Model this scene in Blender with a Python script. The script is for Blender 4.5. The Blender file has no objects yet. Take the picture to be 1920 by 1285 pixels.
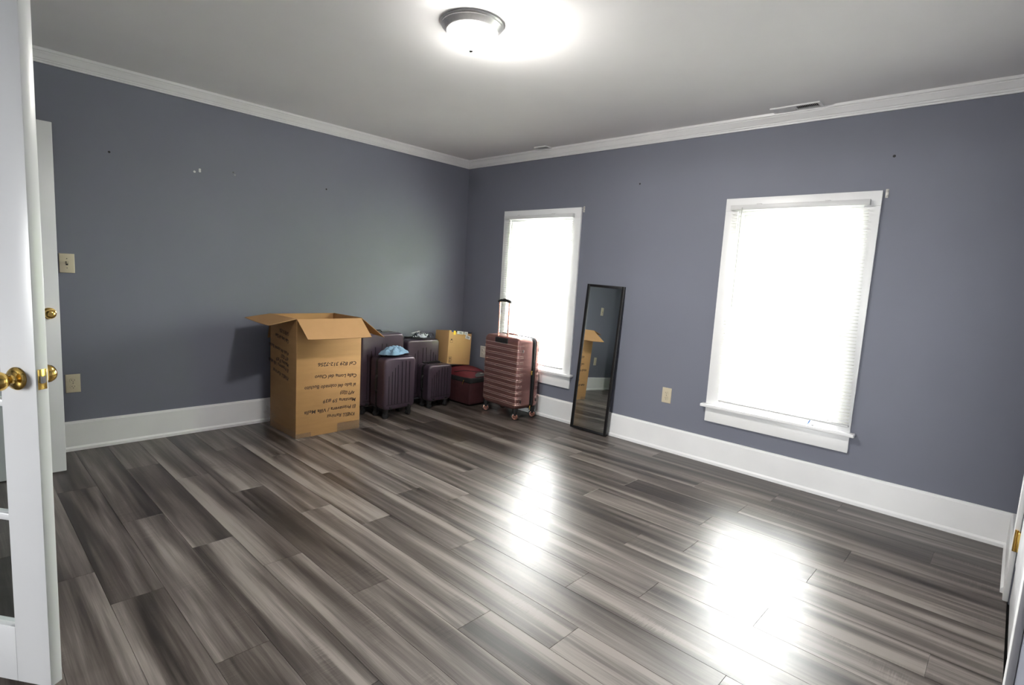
import bpy, bmesh, math, random
from mathutils import Vector, Matrix, Euler
random.seed(7)
C = bpy.context.scene.collection
scene = bpy.context.scene
PI = math.pi

# ------------------------------------------------------------------ camera
cam_d = bpy.data.cameras.new('camera'); cam = bpy.data.objects.new('camera', cam_d); C.objects.link(cam)
cam_d.sensor_width = 36.0; cam_d.sensor_fit = 'HORIZONTAL'; cam_d.lens = 18.931
cam_d.clip_start = 0.02; cam_d.clip_end = 200
_yaw, _pit, _rol = 0.7518, -0.1213, 0.0583
_f = Vector((-math.sin(_yaw)*math.cos(_pit), math.cos(_yaw)*math.cos(_pit), math.sin(_pit)))
_r0 = _f.cross(Vector((0, 0, 1))).normalized(); _u0 = _r0.cross(_f)
_r = math.cos(_rol)*_r0 + math.sin(_rol)*_u0; _u = -math.sin(_rol)*_r0 + math.cos(_rol)*_u0
M = Matrix(((_r.x, _u.x, -_f.x, 4.480), (_r.y, _u.y, -_f.y, -3.965), (_r.z, _u.z, -_f.z, 1.320), (0, 0, 0, 1)))
cam.matrix_world = M
scene.camera = cam

# ------------------------------------------------------------------ world, exposure
w = bpy.data.worlds.new('overcast_sky'); scene.world = w; w.use_nodes = True
bg = w.node_tree.nodes['Background']; bg.inputs[0].default_value = (0.98, 1.0, 0.985, 1); bg.inputs[1].default_value = 64.0
scene.view_settings.view_transform = 'Standard'; scene.view_settings.look = 'None'
scene.view_settings.gamma = 1.0; scene.view_settings.use_curve_mapping = False
scene.view_settings.exposure = 0.47
LAMP_STRENGTH = 265.0
def portal(x0, x1, z0, z1, y=0.16, rx=-PI/2):
    l = bpy.data.lights.new('window_portal', 'AREA'); l.shape = 'RECTANGLE'; l.size = x1-x0; l.size_y = z1-z0
    l.cycles.is_portal = True
    o = bpy.data.objects.new('window_portal', l); C.objects.link(o)
    o.location = ((x0+x1)/2, y, (z0+z1)/2); o.rotation_euler = (rx, 0, 0)
portal(0.675, 1.449, 0.457, 1.88); portal(2.925, 3.694, 0.457, 1.88)
NX0, NX1, NZ0, NZ1, NY = 2.9, 3.9, 0.85, 2.0, -9.0      # added unseen window behind the camera, a source of fill light
portal(NX0, NX1, NZ0, NZ1, NY-.16, PI/2)

# ------------------------------------------------------------------ materials
def nmat(name):
    m = bpy.data.materials.new(name); m.use_nodes = True
    return m, m.node_tree.nodes, m.node_tree.links, m.node_tree.nodes['Principled BSDF']
def mat(name, col, rough=0.5, metal=0.0, noise=0.0, nscale=8.0, bump=0.0, bscale=60.0, spec=0.5, stretch=(1, 1, 1), coat=0.0, trans=0.0):
    m, N, L, b = nmat(name)
    b.inputs['Base Color'].default_value = (*col, 1); b.inputs['Roughness'].default_value = rough
    b.inputs['Metallic'].default_value = metal; b.inputs['Specular IOR Level'].default_value = spec
    b.inputs['Coat Weight'].default_value = coat; b.inputs['Transmission Weight'].default_value = trans
    tc = N.new('ShaderNodeTexCoord'); mp = N.new('ShaderNodeMapping'); mp.inputs['Scale'].default_value = stretch
    L.new(tc.outputs['Object'], mp.inputs[0])
    if noise > 0:
        n = N.new('ShaderNodeTexNoise'); n.inputs['Scale'].default_value = nscale; n.inputs['Detail'].default_value = 5
        L.new(mp.outputs[0], n.inputs['Vector'])
        r = N.new('ShaderNodeValToRGB')
        r.color_ramp.elements[0].position = 0.3; r.color_ramp.elements[1].position = 0.7
        r.color_ramp.elements[0].color = (*[c*(1-noise) for c in col], 1)
        r.color_ramp.elements[1].color = (*[min(1, c*(1+noise)) for c in col], 1)
        L.new(n.outputs['Fac'], r.inputs[0]); L.new(r.outputs[0], b.inputs['Base Color'])
    if bump > 0:
        n2 = N.new('ShaderNodeTexNoise'); n2.inputs['Scale'].default_value = bscale; n2.inputs['Detail'].default_value = 3
        L.new(mp.outputs[0], n2.inputs['Vector'])
        bp = N.new('ShaderNodeBump'); bp.inputs['Strength'].default_value = bump; bp.inputs['Distance'].default_value = 0.004
        L.new(n2.outputs['Fac'], bp.inputs['Height']); L.new(bp.outputs[0], b.inputs['Normal'])
    return m

def wall_paint(name, col, spots):
    """eggshell paint, faint roller texture, and a few nail holes / filler dabs at fixed places"""
    m, N, L, b = nmat(name)
    b.inputs['Roughness'].default_value = 0.55; b.inputs['Specular IOR Level'].default_value = 0.25
    tc = N.new('ShaderNodeTexCoord')
    n = N.new('ShaderNodeTexNoise'); n.inputs['Scale'].default_value = 1.3; n.inputs['Detail'].default_value = 4
    L.new(tc.outputs['Object'], n.inputs['Vector'])
    r = N.new('ShaderNodeValToRGB')
    r.color_ramp.elements[0].position = 0.3; r.color_ramp.elements[1].position = 0.7
    r.color_ramp.elements[0].color = (*[c*0.97 for c in col], 1); r.color_ramp.elements[1].color = (*[c*1.03 for c in col], 1)
    L.new(n.outputs['Fac'], r.inputs[0]); cur = r.outputs[0]
    for (p, rad, sc) in spots:
        d = N.new('ShaderNodeVectorMath'); d.operation = 'DISTANCE'; d.inputs[1].default_value = p
        L.new(tc.outputs['Object'], d.inputs[0])
        lt = N.new('ShaderNodeMath'); lt.operation = 'LESS_THAN'; lt.inputs[1].default_value = rad
        L.new(d.outputs['Value'], lt.inputs[0])
        mx = N.new('ShaderNodeMixRGB'); mx.inputs[2].default_value = (*sc, 1)
        L.new(lt.outputs[0], mx.inputs[0]); L.new(cur, mx.inputs[1]); cur = mx.outputs[0]
    L.new(cur, b.inputs['Base Color'])
    n2 = N.new('ShaderNodeTexNoise'); n2.inputs['Scale'].default_value = 160
    L.new(tc.outputs['Object'], n2.inputs['Vector'])
    bp = N.new('ShaderNodeBump'); bp.inputs['Strength'].default_value = 0.06; bp.inputs['Distance'].default_value = 0.002
    L.new(n2.outputs['Fac'], bp.inputs['Height']); L.new(bp.outputs[0], b.inputs['Normal'])
    return m

def plank_mat():
    m, N, L, b = nmat('grey_oak_vinyl')
    tc = N.new('ShaderNodeTexCoord'); oi = N.new('ShaderNodeObjectInfo')
    off = N.new('ShaderNodeCombineXYZ')
    mu = N.new('ShaderNodeMath'); mu.operation = 'MULTIPLY'; mu.inputs[1].default_value = 37.0
    mu2 = N.new('ShaderNodeMath'); mu2.operation = 'MULTIPLY'; mu2.inputs[1].default_value = 91.0
    L.new(oi.outputs['Random'], mu.inputs[0]); L.new(oi.outputs['Random'], mu2.inputs[0])
    L.new(mu.outputs[0], off.inputs[0]); L.new(mu2.outputs[0], off.inputs[1]); L.new(mu.outputs[0], off.inputs[2])
    ad = N.new('ShaderNodeVectorMath'); ad.operation = 'ADD'
    L.new(tc.outputs['Object'], ad.inputs[0]); L.new(off.outputs[0], ad.inputs[1])
    def noise(scale, sc, det=3, dist=0.0):
        mp = N.new('ShaderNodeMapping'); mp.inputs['Scale'].default_value = scale
        L.new(ad.outputs[0], mp.inputs[0])
        n = N.new('ShaderNodeTexNoise'); n.inputs['Scale'].default_value = sc; n.inputs['Detail'].default_value = det
        n.inputs['Distortion'].default_value = dist
        L.new(mp.outputs[0], n.inputs['Vector']); return n.outputs['Fac']
    broad = noise((0.6, 11, 1), 1.0, 2.0, 0.3)       # wide dark / pale bands along the board
    mid = noise((1.6, 46, 1), 1.0, 4.0, 0.8)
    fine = noise((6, 260, 1), 1.0, 3.0)
    saw = noise((230, 14, 1), 1.0, 2.0)
    sawm = noise((3.0, 9, 1), 1.0, 2.0)
    def math_(op, a, c):
        n = N.new('ShaderNodeMath'); n.operation = op
        for i, v in enumerate((a, c)):
            if isinstance(v, (int, float)): n.inputs[i].default_value = v
            else: L.new(v, n.inputs[i])
        return n.outputs[0]
    v = math_('MULTIPLY', math_('SUBTRACT', broad, 0.5), 2.5)
    v = math_('ADD', v, math_('MULTIPLY', math_('SUBTRACT', mid, 0.5), 0.8))
    v = math_('ADD', v, math_('MULTIPLY', math_('SUBTRACT', fine, 0.5), 0.45))
    sm = N.new('ShaderNodeMapRange'); sm.inputs['From Min'].default_value = 0.55; sm.inputs['From Max'].default_value = 0.7
    L.new(sawm, sm.inputs['Value'])
    v = math_('ADD', v, math_('MULTIPLY', math_('MULTIPLY', math_('SUBTRACT', saw, 0.5), sm.outputs[0]), 0.6))
    v = math_('ADD', v, math_('MULTIPLY', math_('SUBTRACT', oi.outputs['Random'], 0.5), 0.12))
    v = math_('ADD', v, 0.5)
    r = N.new('ShaderNodeValToRGB'); e = r.color_ramp.elements
    e[0].position = 0.08; e[0].color = (0.024, 0.019, 0.016, 1)
    e[1].position = 0.95; e[1].color = (0.230, 0.202, 0.182, 1)
    x = e.new(0.35); x.color = (0.062, 0.050, 0.043, 1)
    x = e.new(0.62); x.color = (0.118, 0.100, 0.089, 1)
    L.new(v, r.inputs[0]); L.new(r.outputs[0], b.inputs['Base Color'])
    b.inputs['Roughness'].default_value = 0.27; b.inputs['Specular IOR Level'].default_value = 0.5
    rr = N.new('ShaderNodeMapRange'); rr.inputs['To Min'].default_value = 0.32; rr.inputs['To Max'].default_value = 0.40
    L.new(mid, rr.inputs['Value']); L.new(rr.outputs[0], b.inputs['Roughness'])
    bp = N.new('ShaderNodeBump'); bp.inputs['Strength'].default_value = 0.05; bp.inputs['Distance'].default_value = 0.001
    L.new(math_('ADD', fine, math_('MULTIPLY', mid, 0.5)), bp.inputs['Height']); L.new(bp.outputs[0], b.inputs['Normal'])
    return m

def glass_mat(name, tint=(1, 1, 1), refl=0.06, rough=0.0):
    m = bpy.data.materials.new(name); m.use_nodes = True; N = m.node_tree.nodes; L = m.node_tree.links
    N.remove(N['Principled BSDF']); out = N['Material Output']
    t = N.new('ShaderNodeBsdfTransparent'); t.inputs[0].default_value = (*tint, 1)
    g = N.new('ShaderNodeBsdfGlossy'); g.inputs['Roughness'].default_value = rough
    fr = N.new('ShaderNodeFresnel'); fr.inputs[0].default_value = 1.5
    ge = N.new('ShaderNodeNewGeometry'); iv = N.new('ShaderNodeMath'); iv.operation = 'SUBTRACT'; iv.inputs[0].default_value = 1.0
    L.new(ge.outputs['Backfacing'], iv.inputs[1]); fm = N.new('ShaderNodeMath'); fm.operation = 'MULTIPLY'
    L.new(fr.outputs[0], fm.inputs[0]); L.new(iv.outputs[0], fm.inputs[1])
    mx = N.new('ShaderNodeMixShader'); L.new(fm.outputs[0], mx.inputs[0]); L.new(t.outputs[0], mx.inputs[1]); L.new(g.outputs[0], mx.inputs[2])
    L.new(mx.outputs[0], out.inputs[0]); return m

def translucent_mat(name, col, tr=0.4):
    m = bpy.data.materials.new(name); m.use_nodes = True; N = m.node_tree.nodes; L = m.node_tree.links
    b = N['Principled BSDF']; b.inputs['Base Color'].default_value = (*col, 1); b.inputs['Roughness'].default_value = 0.45
    t = N.new('ShaderNodeBsdfTranslucent'); t.inputs[0].default_value = (*col, 1)
    mx = N.new('ShaderNodeMixShader'); mx.inputs[0].default_value = tr
    L.new(b.outputs[0], mx.inputs[1]); L.new(t.outputs[0], mx.inputs[2]); L.new(mx.outputs[0], N['Material Output'].inputs[0])
    return m

def emit_mat(name, col, s):
    m, N, L, b = nmat(name)
    b.inputs['Base Color'].default_value = (0.9, 0.9, 0.88, 1); b.inputs['Roughness'].default_value = 0.3
    b.inputs['Emission Color'].default_value = (*col, 1); b.inputs['Emission Strength'].default_value = s
    return m

def dome_mat(name, col, s_, d):
    m = emit_mat(name, col, s_); N = m.node_tree.nodes; L = m.node_tree.links
    tc = N.new('ShaderNodeTexCoord'); dp = N.new('ShaderNodeVectorMath'); dp.operation = 'DOT_PRODUCT'; dp.inputs[1].default_value = d
    L.new(tc.outputs['Object'], dp.inputs[0]); mr = N.new('ShaderNodeMapRange'); mr.interpolation_type = 'SMOOTHSTEP'
    mr.inputs['From Min'].default_value = -.11; mr.inputs['From Max'].default_value = .11
    mr.inputs['To Min'].default_value = s_*.20; mr.inputs['To Max'].default_value = s_*1.85
    L.new(dp.outputs['Value'], mr.inputs['Value'])
    sx = N.new('ShaderNodeSeparateXYZ'); L.new(tc.outputs['Object'], sx.inputs[0]); mz = N.new('ShaderNodeMapRange')      # dimmer close under the rim
    mz.inputs['From Min'].default_value = -.095; mz.inputs['From Max'].default_value = -.040; mz.inputs['To Min'].default_value = 1.0; mz.inputs['To Max'].default_value = .04
    L.new(sx.outputs['Z'], mz.inputs['Value']); mm = N.new('ShaderNodeMath'); mm.operation = 'MULTIPLY'
    L.new(mr.outputs[0], mm.inputs[0]); L.new(mz.outputs[0], mm.inputs[1]); L.new(mm.outputs[0], N['Principled BSDF'].inputs['Emission Strength'])
    return m

PAINT = (0.186, 0.195, 0.242)
dark = (0.03, 0.03, 0.03); pale = (0.62, 0.63, 0.64)
MT = {
 'wall_l': wall_paint('slate_blue_wall_paint_left', PAINT, [((0, -3.156, 1.981), .007, dark), ((0, -1.63, 1.977), .007, dark),
      ((0, -2.652, 1.944), .008, pale), ((0, -2.617, 1.965), .008, pale), ((0, -2.617, 1.953), .008, pale), ((0, -2.387, 1.985), .006, (.12, .12, .13)), ((0, -2.375, 1.968), .006, (.3, .31, .33))]),
 'wall_b': wall_paint('slate_blue_wall_paint_back', PAINT, [((2.096, 0, 2.132), .007, dark), ((3.813, 0, 2.169), .008, dark)]),
 'wall': wall_paint('slate_blue_wall_paint', PAINT, []),
 'ceil': mat('ceiling_white', (0.90, 0.89, 0.89), 0.7, noise=0.02, nscale=2, bump=0.05, bscale=120),
 'trim': mat('trim_white_gloss', (0.89, 0.89, 0.895), 0.35, noise=0.04, nscale=3.0),
 'door': mat('door_white', (0.66, 0.66, 0.68), 0.3, noise=0.015, nscale=4),
 'plank': plank_mat(),
 'sub': mat('underlay_dark', (0.015, 0.014, 0.013), 0.9, noise=0.1),
 'glass': glass_mat('window_glass'),
 'dglass': glass_mat('door_glass', (0.86, 0.9, 0.9)),
 'slat': translucent_mat('blind_slat_vinyl', (0.78, 0.78, 0.75), 0.10),
 'rail': mat('blind_rail_white', (0.70, 0.70, 0.70), 0.35, noise=0.02),
 'cordm': mat('blind_cord', (0.55, 0.55, 0.53), 0.7, noise=0.05),
 'brass': mat('polished_brass', (0.83, 0.56, 0.16), 0.16, 1.0, noise=0.05, nscale=30),
 'steel': mat('steel', (0.35, 0.36, 0.38), 0.25, 1.0, noise=0.05, nscale=40),
 'nickel': mat('brushed_nickel', (0.80, 0.79, 0.79), 0.42, 1.0, noise=0.06, nscale=60),
 'ivory': mat('ivory_plastic', (0.60, 0.53, 0.39), 0.35, noise=0.02),
 'whiteplate': mat('white_plastic', (0.62, 0.60, 0.56), 0.35, noise=0.02),
 'black': mat('black_plastic', (0.012, 0.012, 0.013), 0.4, noise=0.15, nscale=40),
 'blackfab': mat('black_nylon', (0.010, 0.010, 0.011), 0.8, noise=0.2, nscale=90, bump=0.2, bscale=500),
 'frame': mat('mirror_frame_black', (0.008, 0.008, 0.009), 0.35, noise=0.1, nscale=60),
 'mirror': mat('mirror_silver', (0.80, 0.84, 0.83), 0.012, 1.0),
 'card': mat('cardboard', (0.43, 0.245, 0.105), 0.75, noise=0.05, nscale=5, bump=0.08, bscale=90, stretch=(1, 1, 6), spec=0.2),
 'cardin': mat('cardboard_inner', (0.35, 0.200, 0.090), 0.8, noise=0.06, nscale=6, spec=0.2),
 'card2': mat('cardboard_pale', (0.52, 0.32, 0.14), 0.7, noise=0.04, nscale=6, spec=0.25),
 'ink': mat('marker_ink', (0.035, 0.018, 0.012), 0.6, noise=0.1),
 'tape': None,
 'purple': mat('aubergine_shell', (0.068, 0.047, 0.066), 0.30, 0.35, noise=0.06, nscale=200, coat=0.15),
 'purpled': mat('aubergine_groove', (0.018, 0.013, 0.019), 0.45, 0.2, noise=0.1),
 'rose': mat('rose_gold_shell', (0.27, 0.135, 0.122), 0.30, 0.65, noise=0.08, nscale=180, bump=0.10, bscale=420),
 'rosel': mat('rose_gold_ridge', (0.80, 0.56, 0.50), 0.24, 0.7, noise=0.05, nscale=100),
 'rosem': mat('rose_gold_chrome', (0.80, 0.42, 0.33), 0.16, 1.0, noise=0.05),
 'red': mat('maroon_nylon', (0.115, 0.010, 0.016), 0.75, noise=0.12, nscale=40, bump=0.25, bscale=350),
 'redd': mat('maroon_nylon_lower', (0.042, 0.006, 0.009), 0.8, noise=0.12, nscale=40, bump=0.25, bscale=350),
 'greyp': mat('grey_plastic', (0.16, 0.17, 0.17), 0.4, noise=0.05),
 'cloth': mat('pale_blue_cotton', (0.15, 0.25, 0.35), 0.85, noise=0.22, nscale=20, bump=0.3, bscale=120),
 'white': mat('white_paper', (0.75, 0.75, 0.74), 0.5, noise=0.02),
 'yellow': mat('yellow_print', (0.85, 0.62, 0.02), 0.5, noise=0.03),
 'blue': mat('blue_print', (0.03, 0.10, 0.35), 0.5, noise=0.03),
 'blackp': mat('black_print', (0.012, 0.014, 0.02), 0.4, noise=0.03),
 'hole': mat('duct_dark', (0.02, 0.02, 0.02), 0.8, noise=0.1),
 'hallwall': mat('hall_wall', (0.22, 0.22, 0.22), 0.6, noise=0.02),  # dark grey holds down light bounced off this unseen wall
 'dome': dome_mat('lit_frosted_glass', (1.0, 0.97, 0.92), LAMP_STRENGTH, (.72, .69, 0)),
 'pale_ground': mat('bounce_ground', (0.50, 0.50, 0.46), 0.9, noise=0.3, nscale=3),  # pale grey so the added ground bounces light to the ceiling
 'twist': mat('blue_twist_tie', (0.10, 0.22, 0.55), 0.4, noise=0.05),
}
m, N, L, b = nmat('clear_packing_tape')
b.inputs['Base Color'].default_value = (0.75, 0.72, 0.66, 1); b.inputs['Roughness'].default_value = 0.12; b.inputs['Alpha'].default_value = 0.09
MT['tape'] = m

# pouch: white film with black print
m, N, L, b = nmat('printed_plastic_film'); b.inputs['Roughness'].default_value = 0.25
tc = N.new('ShaderNodeTexCoord'); vn = N.new('ShaderNodeTexNoise'); vn.inputs['Scale'].default_value = 26; vn.inputs['Distortion'].default_value = 1.2
L.new(tc.outputs['Object'], vn.inputs['Vector']); r = N.new('ShaderNodeValToRGB')
r.color_ramp.elements[0].position = 0.50; r.color_ramp.elements[0].color = (0.02, 0.025, 0.03, 1)
r.color_ramp.elements[1].position = 0.54; r.color_ramp.elements[1].color = (0.62, 0.67, 0.70, 1)
L.new(vn.outputs['Fac'], r.inputs[0]); L.new(r.outputs[0], b.inputs['Base Color']); MT['film'] = m

# ------------------------------------------------------------------ mesh helpers
def nb(): return bmesh.new()
def box(bm, x0, x1, y0, y1, z0, z1, mtx=None):
    vs = [bm.verts.new(p) for p in ((x0,y0,z0),(x1,y0,z0),(x1,y1,z0),(x0,y1,z0),(x0,y0,z1),(x1,y0,z1),(x1,y1,z1),(x0,y1,z1))]
    for f in ((0,3,2,1),(4,5,6,7),(0,1,5,4),(1,2,6,5),(2,3,7,6),(3,0,4,7)): bm.faces.new([vs[i] for i in f])
    if mtx is not None:
        for v in vs: v.co = mtx @ v.co
    return vs
def bevel(bm, r, seg=2):
    bmesh.ops.recalc_face_normals(bm, faces=bm.faces)
    bmesh.ops.bevel(bm, geom=list(bm.edges), offset=r, segments=seg, profile=0.5, affect='EDGES', clamp_overlap=True)
def lathe(bm, prof, seg=32, mtx=None):
    rings = []
    for (r, z) in prof:
        if r < 1e-6: rings.append([bm.verts.new((0, 0, z))])
        else: rings.append([bm.verts.new((r*math.cos(2*PI*i/seg), r*math.sin(2*PI*i/seg), z)) for i in range(seg)])
    for a, c in zip(rings[:-1], rings[1:]):
        for i in range(seg):
            j = (i+1) % seg
            if len(a) == 1 and len(c) == 1: continue
            if len(a) == 1: bm.faces.new((a[0], c[i], c[j]))
            elif len(c) == 1: bm.faces.new((a[i], c[0], a[j]))
            else: bm.faces.new((a[i], c[i], c[j], a[j]))
    if mtx is not None:
        for rg in rings:
            for v in rg: v.co = mtx @ v.co
def tube(bm, pts, r, seg=8, closed=False, caps=True, flat=1.0):
    pts = [Vector(p) for p in pts]; rings = []; n = len(pts)
    up = Vector((0, 0, 1)); prev = None
    for i, p in enumerate(pts):
        if closed: t = (pts[(i+1) % n]-pts[i-1]).normalized()
        else: t = (pts[min(i+1, n-1)]-pts[max(i-1, 0)]).normalized()
        if prev is None:
            a = t.cross(up if abs(t.z) < 0.95 else Vector((1, 0, 0))).normalized()
        else:
            a = (prev - t*prev.dot(t)).normalized()
        prev = a; c = t.cross(a)
        rings.append([bm.verts.new(p + a*r*math.cos(2*PI*k/seg) + c*r*flat*math.sin(2*PI*k/seg)) for k in range(seg)])
    for i in range(n if closed else n-1):
        A, B = rings[i], rings[(i+1) % n]
        for k in range(seg):
            l = (k+1) % seg; bm.faces.new((A[k], A[l], B[l], B[k]))
    if caps and not closed:
        bm.faces.new(rings[0][::-1]); bm.faces.new(rings[-1])
def obj(name, bm, material, parent=None, smooth=False, angle=40, label=None):
    bmesh.ops.recalc_face_normals(bm, faces=bm.faces)
    me = bpy.data.meshes.new(name); bm.to_mesh(me); bm.free()
    me.materials.append(MT[material] if isinstance(material, str) else material)
    if smooth:
        for p in me.polygons: p.use_smooth = True
        try: me.set_sharp_from_angle(angle=math.radians(angle))
        except Exception: pass
    o = bpy.data.objects.new(name, me); C.objects.link(o)
    if parent is not None: o.parent = parent
    if label: o['label'] = label
    return o
def thing(name, label, cat, loc=(0, 0, 0), rot=(0, 0, 0), group=None, kind=None):
    o = bpy.data.objects.new(name, None); C.objects.link(o); o.empty_display_size = 0.1
    o.location = loc; o.rotation_euler = rot; o['label'] = label
    if kind: o['kind'] = kind
    o['category'] = cat
    if group: o['group'] = group
    return o
def tag(o, label, cat, group=None, kind=None):
    o['label'] = label; o['category'] = cat
    if group: o['group'] = group
    if kind: o['kind'] = kind
    return o
def rbox(name, x0, x1, y0, y1, z0, z1, material, parent=None, r=0.003, seg=2, mtx=None, label=None):
    bm = nb(); box(bm, x0, x1, y0, y1, z0, z1)
    if r > 0: bevel(bm, r, seg)
    if mtx is not None: bmesh.ops.transform(bm, matrix=mtx, verts=bm.verts)
    return obj(name, bm, material, parent, smooth=r > 0, label=label)

# ------------------------------------------------------------------ the room
RX, RY, RZ = 4.60, -4.25, 2.515      # right wall, near wall, ceiling
TH = 0.15
# floor: slab + planks
bm = nb(); box(bm, -TH, RX+TH, NY-TH, TH, -0.10, -0.008)
floor = obj('floor', bm, 'sub'); tag(floor, 'grey brown wood plank vinyl floor of the room', 'floor', kind='structure')
PW = 0.1765; PL = 1.265
joints = {0: [2.54], 2: [4.305], 7: [3.40], 8: [1.90, 3.16, 4.393], 9: [1.34, 2.60], 10: [2.19, 3.455], 11: [1.93, 3.198], 12: [3.90],
          13: [2.137, 3.40], 14: [1.816, 3.10], 15: [1.333, 2.65], 16: [2.21], 17: [1.858], 18: [1.39, 2.705], 19: [0.785, 2.12], 20: [1.818]}
shared = {}
def plank(x0, x1, y0, y1):
    L_, W_ = x1-x0-0.0009, y0-y1-0.0009
    key = (round(L_, 3), round(W_, 3))
    if key not in shared:
        bm = nb(); a, c, e = L_/2, W_/2, 0.0007
        lo = [bm.verts.new(p) for p in ((-a,-c,-.0075),(a,-c,-.0075),(a,c,-.0075),(-a,c,-.0075))]
        mi = [bm.verts.new(p) for p in ((-a,-c,-e),(a,-c,-e),(a,c,-e),(-a,c,-e))]
        hi = [bm.verts.new(p) for p in ((-a+e,-c+e,0),(a-e,-c+e,0),(a-e,c-e,0),(-a+e,c-e,0))]
        bm.faces.new(hi)
        for A, B in ((lo, mi), (mi, hi)):
            for i in range(4): bm.faces.new((A[i], A[(i+1) % 4], B[(i+1) % 4], B[i]))
        bmesh.ops.recalc_face_normals(bm, faces=bm.faces)
        me = bpy.data.meshes.new('plank'); bm.to_mesh(me); bm.free(); me.materials.append(MT['plank']); shared[key] = me
    o = bpy.data.objects.new('plank', shared[key]); C.objects.link(o); o.parent = floor
    o.location = ((x0+x1)/2, (y0+y1)/2, 0)
k = -1
while True:
    y0 = min(-0.002, -0.049-PW*k); y1 = max(RY+0.002, -0.049-PW*(k+1))
    if y0 <= RY+0.01: break
    js = list(joints.get(k, [0.35 + ((k*0.47) % 1.0)*PL]))
    while js[0]-PL > 0.15: js.insert(0, js[0]-PL)
    while js[-1]+PL < RX-0.1: js.append(js[-1]+PL)
    xs = [0.003]+js+[RX-0.003]
    for a, c in zip(xs[:-1], xs[1:]): plank(a, c, y0, y1)
    k += 1

bm = nb(); box(bm, -TH, RX+TH, NY-TH, TH, RZ, RZ+0.1)
tag(obj('ceiling', bm, 'ceil'), 'flat white painted ceiling with a dome light', 'ceiling', kind='structure')
bm = nb(); box(bm, -TH, 0, NY-TH, TH, -0.008, RZ)
tag(obj('wall_left', bm, 'wall_l'), 'long slate blue-grey wall behind the boxes and luggage', 'wall', kind='structure')

WIN = [(0.585, 1.539), (2.835, 3.784)]; CZ0, CZ1 = 0.457, 1.968; CW = 0.09
holes = [(a+CW, b-CW) for a, b in WIN]; HZ0, HZ1 = 0.445, CZ1-CW
bm = nb()
xs = [0.0, holes[0][0], holes[0][1], holes[1][0], holes[1][1], RX+TH]
for i in range(5):
    if i in (1, 3):
        box(bm, xs[i], xs[i+1], 0, TH, -0.008, HZ0); box(bm, xs[i], xs[i+1], 0, TH, HZ1, RZ)
    else: box(bm, xs[i], xs[i+1], 0, TH, -0.008, RZ)
bmesh.ops.remove_doubles(bm, verts=bm.verts, dist=1e-5)
tag(obj('wall_back', bm, 'wall_b'), 'slate blue-grey wall with the two bright windows', 'wall', kind='structure')

# right wall with a door opening
D3A, D3B = -0.745, -1.80
bm = nb()
box(bm, RX, RX+TH, D3A, 0, -0.008, RZ); box(bm, RX, RX+TH, NY-TH, D3B, -0.008, RZ); box(bm, RX, RX+TH, D3B, D3A, 2.04, RZ)
box(bm, RX+0.10, RX+TH, D3B, D3A, -0.008, 2.04)
tag(obj('wall_right', bm, 'wall'), 'slate blue-grey wall holding the white panelled door', 'wall', kind='structure')
# near wall with two doorways, hall behind
bm = nb()
xs = [0, 0.44, 1.22, 1.80, 3.95, RX]
for i in range(5):
    if i in (1, 3): box(bm, xs[i], xs[i+1], RY-TH, RY, 2.05, RZ)
    else: box(bm, xs[i], xs[i+1], RY-TH, RY, -0.008, RZ)
tag(obj('wall_front', bm, 'wall'), 'slate blue-grey wall with two open doorways', 'wall', kind='structure')
bm = nb()
box(bm, 0, NX0, NY-TH, NY, -0.008, RZ); box(bm, NX1, RX, NY-TH, NY, -0.008, RZ)
box(bm, NX0, NX1, NY-TH, NY, -0.008, NZ0); box(bm, NX0, NX1, NY-TH, NY, NZ1, RZ)
tag(obj('wall_hall', bm, 'hallwall'), 'far wall of the room beyond the doorways, coloured dark grey to cut bounced light', 'wall', kind='structure')
bm = nb(); box(bm, 0, 1.55, RY-TH-.75, RY-TH-.65, -.008, RZ); box(bm, 1.45, 1.55, RY-TH-.65, RY-TH, -.008, RZ)  # added unseen walls, keep light off the cardboard box
tag(obj('wall_light_block', bm, 'wall'), 'added slate blue-grey walls behind the slab door, blocking light from the room beyond', 'wall', kind='structure')
t = thing('window_3', 'added unseen white window beyond the doorways, letting in fill light', 'window', ((NX0+NX1)/2, NY, 0), kind='structure')  # added to let in fill light from behind the camera
hh = (NX1-NX0)/2
for q in ((-hh-.08, -hh+.03, NZ0-.08, NZ1+.08), (hh-.03, hh+.08, NZ0-.08, NZ1+.08), (-hh+.03, hh-.03, NZ0-.08, NZ0+.03), (-hh+.03, hh-.03, NZ1-.03, NZ1+.08), (-.02, .02, NZ0+.03, NZ1-.03)):
    rbox('window_frame', q[0], q[1], .001, .03, q[2], q[3], 'trim', t, .002)
bm = nb(); box(bm, -hh, hh, -.08, -.076, NZ0, NZ1); obj('pane', bm, 'glass', t)
bm = nb(); box(bm, 0, RX, NY, RY-TH, -0.008, 0.0)
tag(obj('floor_hall', bm, 'plank'), 'grey brown plank floor of the room beyond', 'floor', kind='structure')
bm = nb(); box(bm, -40, 45, -50, 60, -0.75, -0.6)
tag(obj('bounce_ground', bm, 'pale_ground'), 'added pale grey ground outside below the windows, bouncing light upward', 'bounce_ground', kind='structure')  # added ground, sends light up through the blinds

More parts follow.
